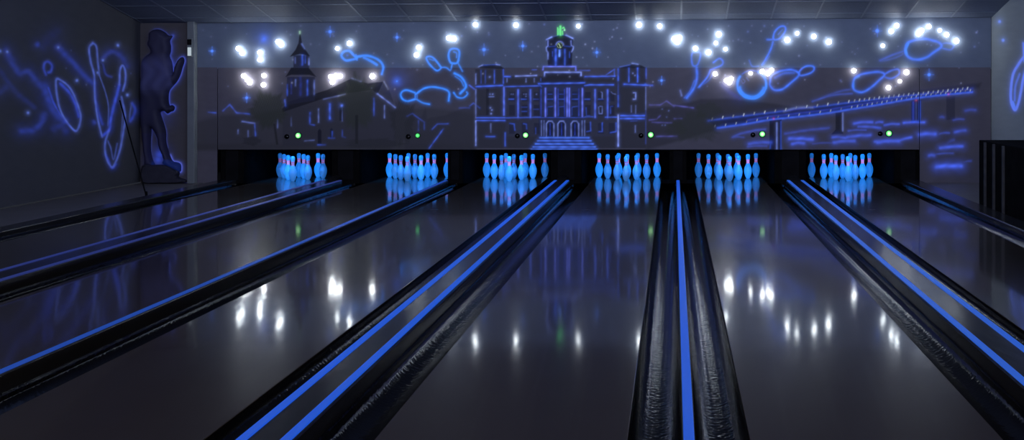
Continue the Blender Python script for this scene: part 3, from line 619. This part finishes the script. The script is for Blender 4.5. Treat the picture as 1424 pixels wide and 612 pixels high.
# narrow end wall on the left behind the figure
Y_P = 17.9
us = np.arange(X_LEFT, px_x(261, Y_P), PITCH); vs = np.arange(0, 2.42, PITCH)
wb = link('wall_back', grid_mesh('wall_back', us, vs, lambda u, v: np.stack([u, np.full(u.shape, Y_P), v], 1), (.118, .105, .112), paint_panel, box_dir=(0, 1, 0), thick=.1), None, M['wall'])
struct(wb, 'narrow end wall behind the dark figure')
x0, x1 = px_x(260, 17.82), px_x(270, 17.82)
o = obj('trim_1', box(x0, x1, 17.82, 17.945, 0, 2.41, bevel=.008), M['pilaster']); struct(o, 'pale corner post left of the mural')

# ---------------------------------------------------------------- mural
mural = empty('mural', (px_x(790, Y_MASK), Y_MASK, .5))
tag(mural, 'wide black-light town mural of church, town hall and bridge above the pins', 'mural')
def board(name, x0, x1, y0, y1, Yd, label=None, base=(.195, .235, .320)):
    us = np.arange(px_x(x0, Yd), px_x(x1, Yd) + PITCH / 2, PITCH); vs = np.arange(py_z(y1, Yd), py_z(y0, Yd) + PITCH / 2, PITCH)
    me = grid_mesh(name, us, vs, lambda u, v: np.stack([u, np.full(u.shape, Yd), v], 1), base, paint_mural, box_dir=(0, 1, 0), thick=.03)
    o = link(name, me, None, M['mural']); o.parent = mural; o.matrix_parent_inverse = Matrix.Translation(-mural.location)
    if label: o['label'] = label
    return o
LOW = (.158, .142, .175)
board('upper_panel', 272, 1378, 21, 96, Y_UP, 'starry night sky board with flying pins')
board('masking_panel', 303, 1278, 94, 208, Y_MASK, 'painted town skyline board hanging over the pins', LOW)
board('side_panel', 272, 302, 94, 256, Y_MASK, 'plain dark end board reaching the floor', LOW)
board('side_panel', 1279, 1378, 94, 256, Y_MASK, 'end board with bridge end and painted water', LOW)

# ---------------------------------------------------------------- figure
def figure():
    D = Y_P
    P = smooth(FIG + [FIG[0]], 3)[:-1]
    W2 = [((a - U) / F * D, H - (b - V) / F * D) for a, b in P]
    B = np.array(W2); n = len(B)
    xs, zs = np.arange(B[:, 0].min(), B[:, 0].max(), .022), np.arange(B[:, 1].min(), B[:, 1].max(), .022)
    def inside(x, z):
        c = False
        for i in range(n):
            xa, za = B[i]; xb, zb = B[(i + 1) % n]
            if (za > z) != (zb > z) and x < (xb - xa) * (z - za) / (zb - za) + xa: c = not c
        return c
    def bd(x, z):
        A = B; C = np.roll(B, -1, 0); v = C - A; w_ = np.array((x, z)) - A
        t = np.clip((w_ * v).sum(1) / ((v * v).sum(1) + 1e-12), 0, 1)
        return np.hypot(*(w_ - t[:, None] * v).T).min()
    inner = [(x, z) for x in xs for z in zs if inside(x, z) and bd(x, z) > .010]
    pts = [Vector(p) for p in list(map(tuple, B)) + inner]
    co, _, faces, *_r = delaunay_2d_cdt(pts, [(i, (i + 1) % n) for i in range(n)], [], 1, 1e-5)
    bm = bmesh.new(); R = .085
    fr, bk, col = [], [], []
    for c in co:
        d = bd(c.x, c.y); t = min(d / R, 1)
        h = .012 + .10 * math.sqrt(max(0, 1 - (1 - t) ** 2))
        px, py = U + c.x * F / D, V + (H - c.y) * F / D
        fold = .004 * math.sin(px * .33 + math.sin(py * .12) * 2) * t
        fr.append(bm.verts.new((c.x, -h + fold, c.y))); col.append((px, py, d))
    for f in faces:
        bm.faces.new([fr[i] for i in f])
    bnd = [e for e in bm.edges if e.is_boundary]
    ex = bmesh.ops.extrude_edge_only(bm, edges=bnd)
    for v in [g_ for g_ in ex['geom'] if isinstance(g_, bmesh.types.BMVert)]: v.co.y = 0.0
    bmesh.ops.holes_fill(bm, edges=[e for e in bm.edges if e.is_boundary], sides=0)
    nv = len(bm.verts)
    me = mesh_of(bm, 'standing_figure', True)
    base = np.zeros((nv, 4), np.float32); glow = np.zeros((nv, 4), np.float32); base[:, 3] = glow[:, 3] = 1
    for i in range(nv):
        v = me.vertices[i].co; px, py = U + v.x * F / D, V + (H - v.z) * F / D
        jw = max(0, min(1, (py - 74) / 14)) * max(0, min(1, (135 - py) / 18)); jacket = px < 242
        c = np.array((.050, .048, .10)) + (jw if jacket else 0) * np.array((.02, .02, .06))
        if py > 125: c = c * .75 if py < 185 else np.array((.042, .040, .10))
        if py > 222 and px > 214: c = np.array((.02, .03, .12))
        base[i, :3] = c
        g_ = np.zeros(3)
        if jacket: g_ += jw * np.array((.003, .004, .016)) * (1 + .5 * math.sin(px * .31 + 2 * math.sin(py * .17)))
        if py > 222 and px > 214: g_ += np.array((.002, .006, .045))
        glow[i, :3] = np.clip(g_, 0, 1)
    for nm, arr in (('paint', base), ('glow', glow)):
        me.color_attributes.new(nm, 'FLOAT_COLOR', 'POINT').data.foreach_set('color', arr.ravel())
    f = link('standing_figure', me, None, M['figure']); f.location = (0, Y_P - .006, 0)
    tag(f, 'dark life-size figure in a cap with raised forearm against the narrow end wall', 'figure')
    # rock plinth
    bm = bmesh.new()
    Q = [((a - U) / F * D, H - (b - V) / F * D) for a, b in smooth(BASE + [BASE[0]], 3)[:-1]]
    a_ = [bm.verts.new((x, 0, z)) for x, z in Q]; cx = sum(x for x, _ in Q) / len(Q); cz = sum(z for _, z in Q) / len(Q)
    b_ = [bm.verts.new((cx + (x - cx) * 1.0, -.10, z)) for x, z in Q]
    c_ = [bm.verts.new((cx + (x - cx) * .9, -.15, cz + (z - cz) * .85)) for x, z in Q]
    for r0, r1 in ((a_, b_), (b_, c_)):
        for i in range(len(Q)): j = (i + 1) % len(Q); bm.faces.new((r0[i], r0[j], r1[j], r1[i]))
    bm.faces.new(c_); bm.faces.new(a_[::-1])
    pl = obj('plinth', bm, M['rock'], f); pl['label'] = 'low dark rock under the feet'
figure()

# ---------------------------------------------------------------- lanes
def lane_edges(i): return LANES[i] - HALF, LANES[i] + HALF
for i, cx in enumerate(LANES):
    a, b = lane_edges(i)
    root = empty('bowling_lane', (cx, Y0, 0)); tag(root, f'dark polished bowling lane leading to the pins {PLACE[i]}', 'bowling lane', 'bowling lanes')
    o = obj('lane_bed', box(-HALF, HALF, 0, 17.2, -.12, 0, bevel=.004), M['lane'], root)
    o = obj('pin_deck', box(-HALF, HALF, 17.2, Y_TAIL - Y0, -.12, 0, bevel=.004), M['lane'], root)

dividers = []   # (x0, x1, left lane, right lane)
spec = [(-6.785, -6.560), (-5.085, -4.785), (-3.315, -3.255), (-1.737, -1.502), (.033, .087), (1.622, 1.882), (3.425, 3.665)]
strips = ['dark', 'stripfaint', 'stripmid', 'strip', 'strip', 'stripright', 'dark']
names = ['low black kerb between the left walkway and the first gutter',
         'wide divider with two faint blue strips at the far left lanes',
         'narrow divider with one blue strip below the church end of the mural',
         'wide divider with two bright blue strips below the town hall steps',
         'narrow divider with one bright blue strip pointing straight at the camera',
         'wide divider with two pale blue strips below the start of the bridge',
         'low black kerb along the right walkway beside the slatted partition']
for k, (x0, x1) in enumerate(spec):
    cx = (x0 + x1) / 2; w = (x1 - x0) / 2
    outer = k in (0, 6); top = .05 if outer else Z_CAP
    root = empty('lane_divider' if not outer else 'side_kerb', (cx, Y0, -.12)); tag(root, names[k], 'lane divider' if not outer else 'kerb', 'lane dividers' if not outer else 'side kerbs')
    L_ = (18.0 if outer else Y_END) - Y0
    bm = bmesh.new()
    r = min(.012, w * .3)
    zt = top + .12 - (.006 if not outer else 0)
    extrude_profile(bm, [(-w, 0), (-w, zt - r), (-w + r * .3, zt - r * .3), (-w + r, zt), (w - r, zt), (w - r * .3, zt - r * .3), (w, zt - r), (w, 0)], 0, L_, 1)
    obj('cap', bm, M['cap'], root)
    if not outer:
        sm = M[strips[k]]
        xs = [(-.022, .022)] if w < .05 else [(-w + .008, -w + .052), (w - .052, w - .008)]
        if k == 1: xs = [(-w + .004, -w + .05), (w - .05, w - .004)]
        for s0, s1 in xs:
            bm = bmesh.new(); z = zt
            extrude_profile(bm, [(s0, z - .004), (s0, z + .003), (s0 + .006, z + .006), (s1 - .006, z + .006), (s1, z + .003), (s1, z - .004)], 0, L_, 1)
            obj('glow_strip', bm, sm, root)
        if w > .05:
            bm = bmesh.new(); prof = [(math.cos(t), math.sin(t)) for t in np.linspace(0, math.pi, 11)]
            rings = []
            for d, s_ in ((0, .35), (.04, .75), (.12, 1.0), (.30, 1.0)):
                rings.append([bm.verts.new((c * w * (.75 if k != 1 else .5), L_ + d - .01, 0)) for c in (1, -1)] + [bm.verts.new((c * w * (.75 if k != 1 else .5), L_ + d - .01, zt - .02 + s * .07 * s_)) for c, s in prof[::-1]])
            for a, b in zip(rings, rings[1:]):
                for i in range(len(a)): j = (i + 1) % len(a); bm.faces.new((a[i], a[j], b[j], b[i]))
            bm.faces.new(rings[0]); bm.faces.new(rings[-1][::-1])
            obj('end_hood', bm, M['black'], root, True)

# gutters: one half-round channel on each side of each lane
def gutter(xa, xb, label):
    cx = (xa + xb) / 2; r = (xb - xa) / 2 - .002
    root = None
    bm = bmesh.new(); n = 14
    outp = [(-r, -.004)] + [(-r * math.cos(t) * .97, -.012 - .085 * math.sin(t)) for t in np.linspace(0, math.pi, n)] + [(r, -.004)]
    inp = [(x * .97, z - .008) for x, z in outp[::-1]]
    extrude_profile(bm, outp + inp, 0, 18.0 - Y0, 40)
    o = obj('gutter', bm, M['gutter'], None, True); o.location = (cx, Y0, 0)
    tag(o, label, 'gutter', 'ball gutters')
for i in range(6):
    a, b = lane_edges(i)
    gutter(spec[i][1], a, f'black glossy channel along the left edge of the lane {PLACE[i]}')
    gutter(b, spec[i + 1][0], f'black glossy channel along the right edge of the lane {PLACE[i]}')

# ---------------------------------------------------------------- pin pits: kickbacks, curtain
def kick(x0, x1, label):
    o = empty('kickback', ((x0 + x1) / 2, 18.02, -.12)); tag(o, label, 'kickback', 'kickback side walls')
    w = (x1 - x0) / 2
    obj('side_board', box(-w, w, 0, 2.1, 0, .72, bevel=.006), M['kick'], o)
    bm = bmesh.new(); add_box(bm, -w * .55, w * .55, -.012, .0, .16, .60, bevel=.004); obj('front_plate', bm, M['black'], o)
gaps = []
for i in range(5): gaps.append((LANES[i] + HALF + .13, LANES[i + 1] - HALF - .13))
kick(px_x(304, 18) + .02, LANES[0] - HALF - .13, 'black side wall left of the pins under the church tower')
NB = ['the church-tower pins and the pins by the church gable', 'the pins by the church gable and the left-wing pins', 'the left-wing pins and the right-tower pins', 'the right-tower pins and the bridge-end pins', 'the bridge-end pins and the mid-bridge pins']
for (a, b), t in zip(gaps, NB): kick(a, b, f'black side wall between {t}')
kick(LANES[5] + HALF + .13, px_x(1279, 18) + .03, 'black side wall right of the pins under the middle of the bridge')
o = obj('wall_pit', box(px_x(300, 20.2), px_x(1290, 20.2), 20.15, 20.25, -.13, 1.2), M['pit']); struct(o, 'black pit curtain behind the pins')

# ---------------------------------------------------------------- pins
prof = [(0, 0), (.0245, 0), (.0258, .003), (.0359, .019), (.0430, .036), (.0497, .057), (.0574, .086), (.0605, .114), (.0579, .149), (.0470, .184), (.0385, .202), (.0314, .219), (.0250, .238), (.0228, .254), (.0237, .276), (.0266, .298), (.0306, .321), (.0323, .343), (.0305, .361), (.0245, .373), (.0140, .3795), (0, .381)]
bm = bmesh.new(); lathe(bm, prof, 24); pin_me = mesh_of(bm, 'bowling_pin', True); pin_me.materials.append(M['pin'])
SPOT = [('front', 0, 0), ('left of second row', -1, 1), ('right of second row', 1, 1), ('left of third row', -2, 2), ('middle of third row', 0, 2), ('right of third row', 2, 2), ('left corner of back row', -3, 3), ('inner left of back row', -1, 3), ('inner right of back row', 1, 3), ('right corner of back row', 3, 3)]
for i, cx in enumerate(LANES):
    for nm, sx, row in SPOT:
        o = bpy.data.objects.new('bowling_pin', pin_me); COL.objects.link(o)
        o.location = (cx + sx * .1524 + random.uniform(-.006, .006), Y_HEAD + row * ROW + random.uniform(-.006, .006), .0005)
        o.rotation_euler.z = random.uniform(0, 6.28)
        lb = f'glowing blue bowling pin, front tip of the rack, {PLACE[i]}' if nm == 'front' else f'glowing blue bowling pin, {nm}, {PLACE[i]}'
        tag(o, lb, 'bowling pin', f'pins {PLACE[i]}')

# ---------------------------------------------------------------- bulbs on the mural
BULBS = [
 (332.6, 67.6, 'upper bulb of the slanted pair nearest the leftmost painted star'), (338, 74, 'lower bulb of the slanted pair nearest the leftmost painted star'),
 (362.4, 73, 'upper bulb of the vertical pair just under the big round blue star'), (362.8, 83, 'lower bulb of the vertical pair just under the big round blue star'),
 (387.6, 58.2, 'upper bulb of the slanted pair between round blue star and church spire'), (391.9, 62.5, 'lower bulb of the slanted pair between round blue star and church spire'),
 (339.8, 105.6, 'top bulb of the slanted trio below the seam left of the church'), (345, 111, 'middle bulb of the slanted trio below the seam left of the church'), (348.4, 115, 'bottom bulb of the slanted trio below the seam left of the church'),
 (368, 105.3, 'upper bulb of the vertical pair over the round tree beside the church'), (367.4, 118, 'lower bulb of the vertical pair over the round tree beside the church'),
 (469.8, 67.5, 'bulb touching the head of the flying pin above the church'), (486.7, 60.4, 'bulb just above the flying pin over the church roof'),
 (460.8, 106.7, 'left bulb of the cluster over the church roof'), (468, 105.3, 'middle bulb of the cluster over the church roof'), (474, 106, 'right bulb of the cluster over the church roof'), (463, 114.3, 'lowest bulb of the cluster over the church roof'),
 (518.7, 106, 'single bulb over the church gable below the pin tail'),
 (583, 66, 'upper bulb of the pair left of the two small pin heads'), (579.8, 76.5, 'lower bulb of the pair left of the two small pin heads'),
 (624.5, 53, 'left bulb of the pair above the upright pin head'), (632, 54, 'right bulb of the pair above the upright pin head'),
 (661.7, 34.5, 'bulb under the ceiling over the left tower of the town hall'), (717.8, 35, 'bulb under the ceiling over the left wing of the town hall'), (804.4, 36.3, 'bulb beside the green statue on the clock tower'),
 (888.7, 34.7, 'larger bulb under the ceiling over the right tower of the town hall'), (917.5, 36.5, 'bulb under the ceiling just right of the right tower'),
 (937.3, 54, 'left bulb of the trio above the small roof right of the town hall'), (945, 52, 'right bulb of the trio above the small roof right of the town hall'), (942, 59, 'bottom bulb of the trio above the small roof right of the town hall'),
 (967, 67.6, 'bulb at the top of the painted pin left of the ball'), (985, 73, 'bulb between the two crossing pins left of the ball'),
 (999.4, 47.8, 'highest bulb of the trio above the crossing pins'), (995.5, 60, 'middle bulb of the trio above the crossing pins'), (1008.8, 68.3, 'lowest bulb of the trio above the crossing pins'),
 (994.4, 102.8, 'bulb against the side of the crossing pins'),
 (1010, 112, 'left bulb of the tight trio left of the ball'), (1016.7, 109.6, 'right bulb of the tight trio left of the ball'), (1014, 115, 'lowest bulb of the tight trio left of the ball'),
 (1043.6, 102, 'bulb on the top edge of the painted ball'), (1059.8, 99.5, 'bulb at the upper right edge of the ball'), (1067.7, 102.4, 'lower bulb of the pair between ball and big pin'), (1072.7, 97.7, 'upper bulb of the pair between ball and big pin'),
 (1094.6, 55.7, 'bulb beside the head of the tall leaning pin'), (1108.3, 46.4, 'small bulb right of the tall leaning pin'), (1131.4, 50.8, 'bulb alone in the sky above the big lying pin'), (1152, 58.4, 'bulb right of the one above the big lying pin'),
 (1246.5, 35.7, 'upper bulb of the pair left of the highest pin at far right'), (1238.9, 43.7, 'lower bulb of the pair left of the highest pin at far right'), (1227.4, 63.7, 'bulb above the tail of the highest pin at far right'),
 (1281, 42.5, 'upper bulb of the pair on top of the highest pin at far right'), (1276.5, 47.5, 'lower bulb of the pair on top of the highest pin at far right'), (1291, 37, 'bulb at the peak of the arc over the highest pin at far right'), (1306.4, 42.5, 'smallest bulb of the arc over the highest pin at far right'), (1315.8, 48.4, 'bulb above the head of the highest pin at far right'), (1329, 57, 'last bulb of the arc touching the pin head at far right'),
 (1187, 98.5, 'bulb above the left end of the lower pin over the bridge'), (1260, 100.6, 'large bulb at the head of the lower pin over the bridge'), (1250.8, 113, 'middle bulb of the three near the head of the pin over the bridge'), (1235, 121.9, 'bulb between the lower pin and the bridge'),
]
BR = .034
def bulb_mesh(r):
    bm = bmesh.new(); lathe(bm, [(r * .45, .001), (r * .5, .004)] + [(r * math.sin(t), .004 + r * (1 - math.cos(t)) * .95) for t in np.linspace(.55, math.pi, 10)], 16, axis='Y')
    me = mesh_of(bm, 'globe_bulb', True); me.materials.append(M['bulb']); return me
BM = {s: bulb_mesh(BR * s) for s in (.8, 1.0, 1.15)}
BIG = {(888.7, 34.7), (1260, 100.6), (999.4, 47.8), (985, 73), (1094.6, 55.7), (518.7, 106), (1329, 57), (1152, 58.4)}
SMALL = {(1108.3, 46.4), (1306.4, 42.5), (995.5, 60), (1250.8, 113), (1227.4, 63.7), (804.4, 36.3), (469.8, 67.5), (1008.8, 68.3), (1043.6, 102)}
for x, y, lb in BULBS:
    s = 1.15 if (x, y) in BIG else .8 if (x, y) in SMALL else 1.0
    D = Y_UP if y < 94 else Y_MASK
    o = bpy.data.objects.new('globe_bulb', BM[s]); COL.objects.link(o); o.location = at(x, y, D)
    tag(o, 'white glowing ' + lb, 'bulb', 'white bulbs on the mural')

# ---------------------------------------------------------------- green indicator lamps and dark sensor eyes
GL = [(415, 188.5, 1), (581, 188.5, .8), (731, 188, .95), (905, 187.5, 1), (1060, 186.5, 1), (1236, 185.5, 1.05)]
SE = [(399, 190), (568, 190), (719.5, 189), (891.5, 188.5), (1047, 187.5), (1224, 186)]
GP = ['on the church', 'on the street right of the church', 'on the left wing of the town hall', 'beside the right tower of the town hall', 'below the left end of the bridge', 'on the water below the bridge']
for k, ((x, y, s), (ex, ey), t) in enumerate(zip(GL, SE, GP)):
    root = empty('indicator_lamp', at(x, y, Y_MASK)); tag(root, f'round green pin lamp glowing {t}', 'lamp', 'green pin lamps')
    bm = bmesh.new(); lathe(bm, [(.0, -.002), (.050 * s, -.002), (.050 * s, .012), (.044 * s, .018), (.040 * s, .012)], 24, axis='Y'); obj('bezel', bm, M['black'], root, False)
    bm = bmesh.new(); r = .041 * s; lathe(bm, [(r, .008)] + [(r * math.cos(t_), .010 + r * .6 * math.sin(t_)) for t_ in np.linspace(0.1, math.pi / 2, 7)], 24, axis='Y'); obj('lens', bm, M['green'] if k == 1 else M['greenhot'], root, True)
    root = empty('sensor_eye', at(ex, ey, Y_MASK)); tag(root, f'small black sensor left of the green lamp {t}', 'sensor', 'black sensors on the mural')
    bm = bmesh.new(); lathe(bm, [(0, -.002), (.036, -.002), (.036, .014), (.030, .020), (.027, .014)], 20, axis='Y'); obj('housing', bm, M['black'], root)
    bm = bmesh.new(); lathe(bm, [(.027, .010), (.018, .017), (0, .020)], 20, axis='Y'); obj('lens', bm, M['lens'], root, True)

# small wall lamp on the corner post
p0 = at(264.5, 72, 17.82)
root = empty('wall_lamp', p0); tag(root, 'small box lamp with a lit white window on the pale corner post', 'lamp')
obj('housing', box(-.036, .036, -.03, 0, -.075, .20, bevel=.006), M['pilaster'], root)
o = obj('cover', box(-.032, .032, -.036, -.028, .10, .185, bevel=.004), M['black'], root); o['label'] = 'dark upper half'
o = obj('diffuser', box(-.026, .026, -.037, -.028, -.06, .065, bevel=.004), M['lampglass'], root); o['label'] = 'lit white window'

# thin pole leaning on the left wall
foot = Vector((px_x(203.5, 15.75), 15.75, .0)); headp = at(168, 140, 17.2); headp.x = X_LEFT + .016
root = empty('leaning_pole', foot); tag(root, 'thin black pole leaning against the left wall left of the figure', 'pole')
bm = bmesh.new(); d = (headp - foot); tube(bm, d * .02 + Vector((0, 0, .008)), d, .009); obj('shaft', bm, M['black'], root, True)
bm = bmesh.new(); lathe(bm, [(0, 0), (.016, 0), (.018, .02), (.013, .07), (0, .075)], 12); obj('rubber_tip', bm, M['pit'], root, True)

# low black partition with grey posts at the right edge
root = empty('low_partition', (3.70, 14.66, 0)); tag(root, 'low black partition with slim grey posts beside the far right kerb', 'partition')
obj('panel', box(.03, .95, -4.2, 0, 0, .80, bevel=.01), M['pit'], root)
for d in (.33, .72, 1.12):
    obj('post', box(.005, .04, -d - .022, -d + .022, .0, .785, bevel=.004), M['post'], root)

# ---------------------------------------------------------------- lights
def area(name, loc, rot, sx, sy, power, col):
    l = bpy.data.lights.new(name, 'AREA'); l.shape = 'RECTANGLE'; l.size = sx; l.size_y = sy; l.energy = power; l.color = col
    o = bpy.data.objects.new(name, l); COL.objects.link(o); o.location = loc; o.rotation_euler = rot; return o
for i, cx in enumerate(LANES):     # black-light tubes behind the masking board, over the pins
    area('black_light', (cx, 18.03, .60), (math.radians(42), 0, 0), .85, .06, 3.4, (.012, .30, 1.0)).data.spread = math.radians(110)
area('lobby_light', (-1.0, -3.2, 3.0), (math.radians(70), 0, 0), 8, 1.0, 200, (1.0, .86, .74))
area('wash_light', (-1.3, 11.0, 3.25), (math.radians(82), 0, 0), 11, .25, 190, (.47, .60, 1.0))  # added fill from an unseen source, bluish wash over the mural
area('overhead_fill', (-1.5, 7.0, 3.3), (0, 0, 0), 9, 6, 26, (1.0, .86, .72))  # unseen lamp added as warm fill above the lanes

w = bpy.data.worlds.new('World'); S.world = w; w.use_nodes = True
w.node_tree.nodes['Background'].inputs[0].default_value = (.55, .62, .85, 1); w.node_tree.nodes['Background'].inputs[1].default_value = .03

# ---------------------------------------------------------------- camera
cam = bpy.data.cameras.new('camera'); co = bpy.data.objects.new('camera', cam); COL.objects.link(co)
co.location = (0, 0, H); co.rotation_euler = (math.radians(90), 0, 0)
cam.sensor_fit = 'HORIZONTAL'; cam.sensor_width = 36; cam.lens = F / 1424 * 36
cam.shift_x = -(U - 712) / 1424; cam.shift_y = (V - 306) / 1424
cam.clip_start = .05; cam.clip_end = 100
S.camera = co
S.view_settings.view_transform = 'Standard'; S.view_settings.look = 'None'
S.view_settings.exposure = 0; S.view_settings.gamma = 1; S.view_settings.use_curve_mapping = False
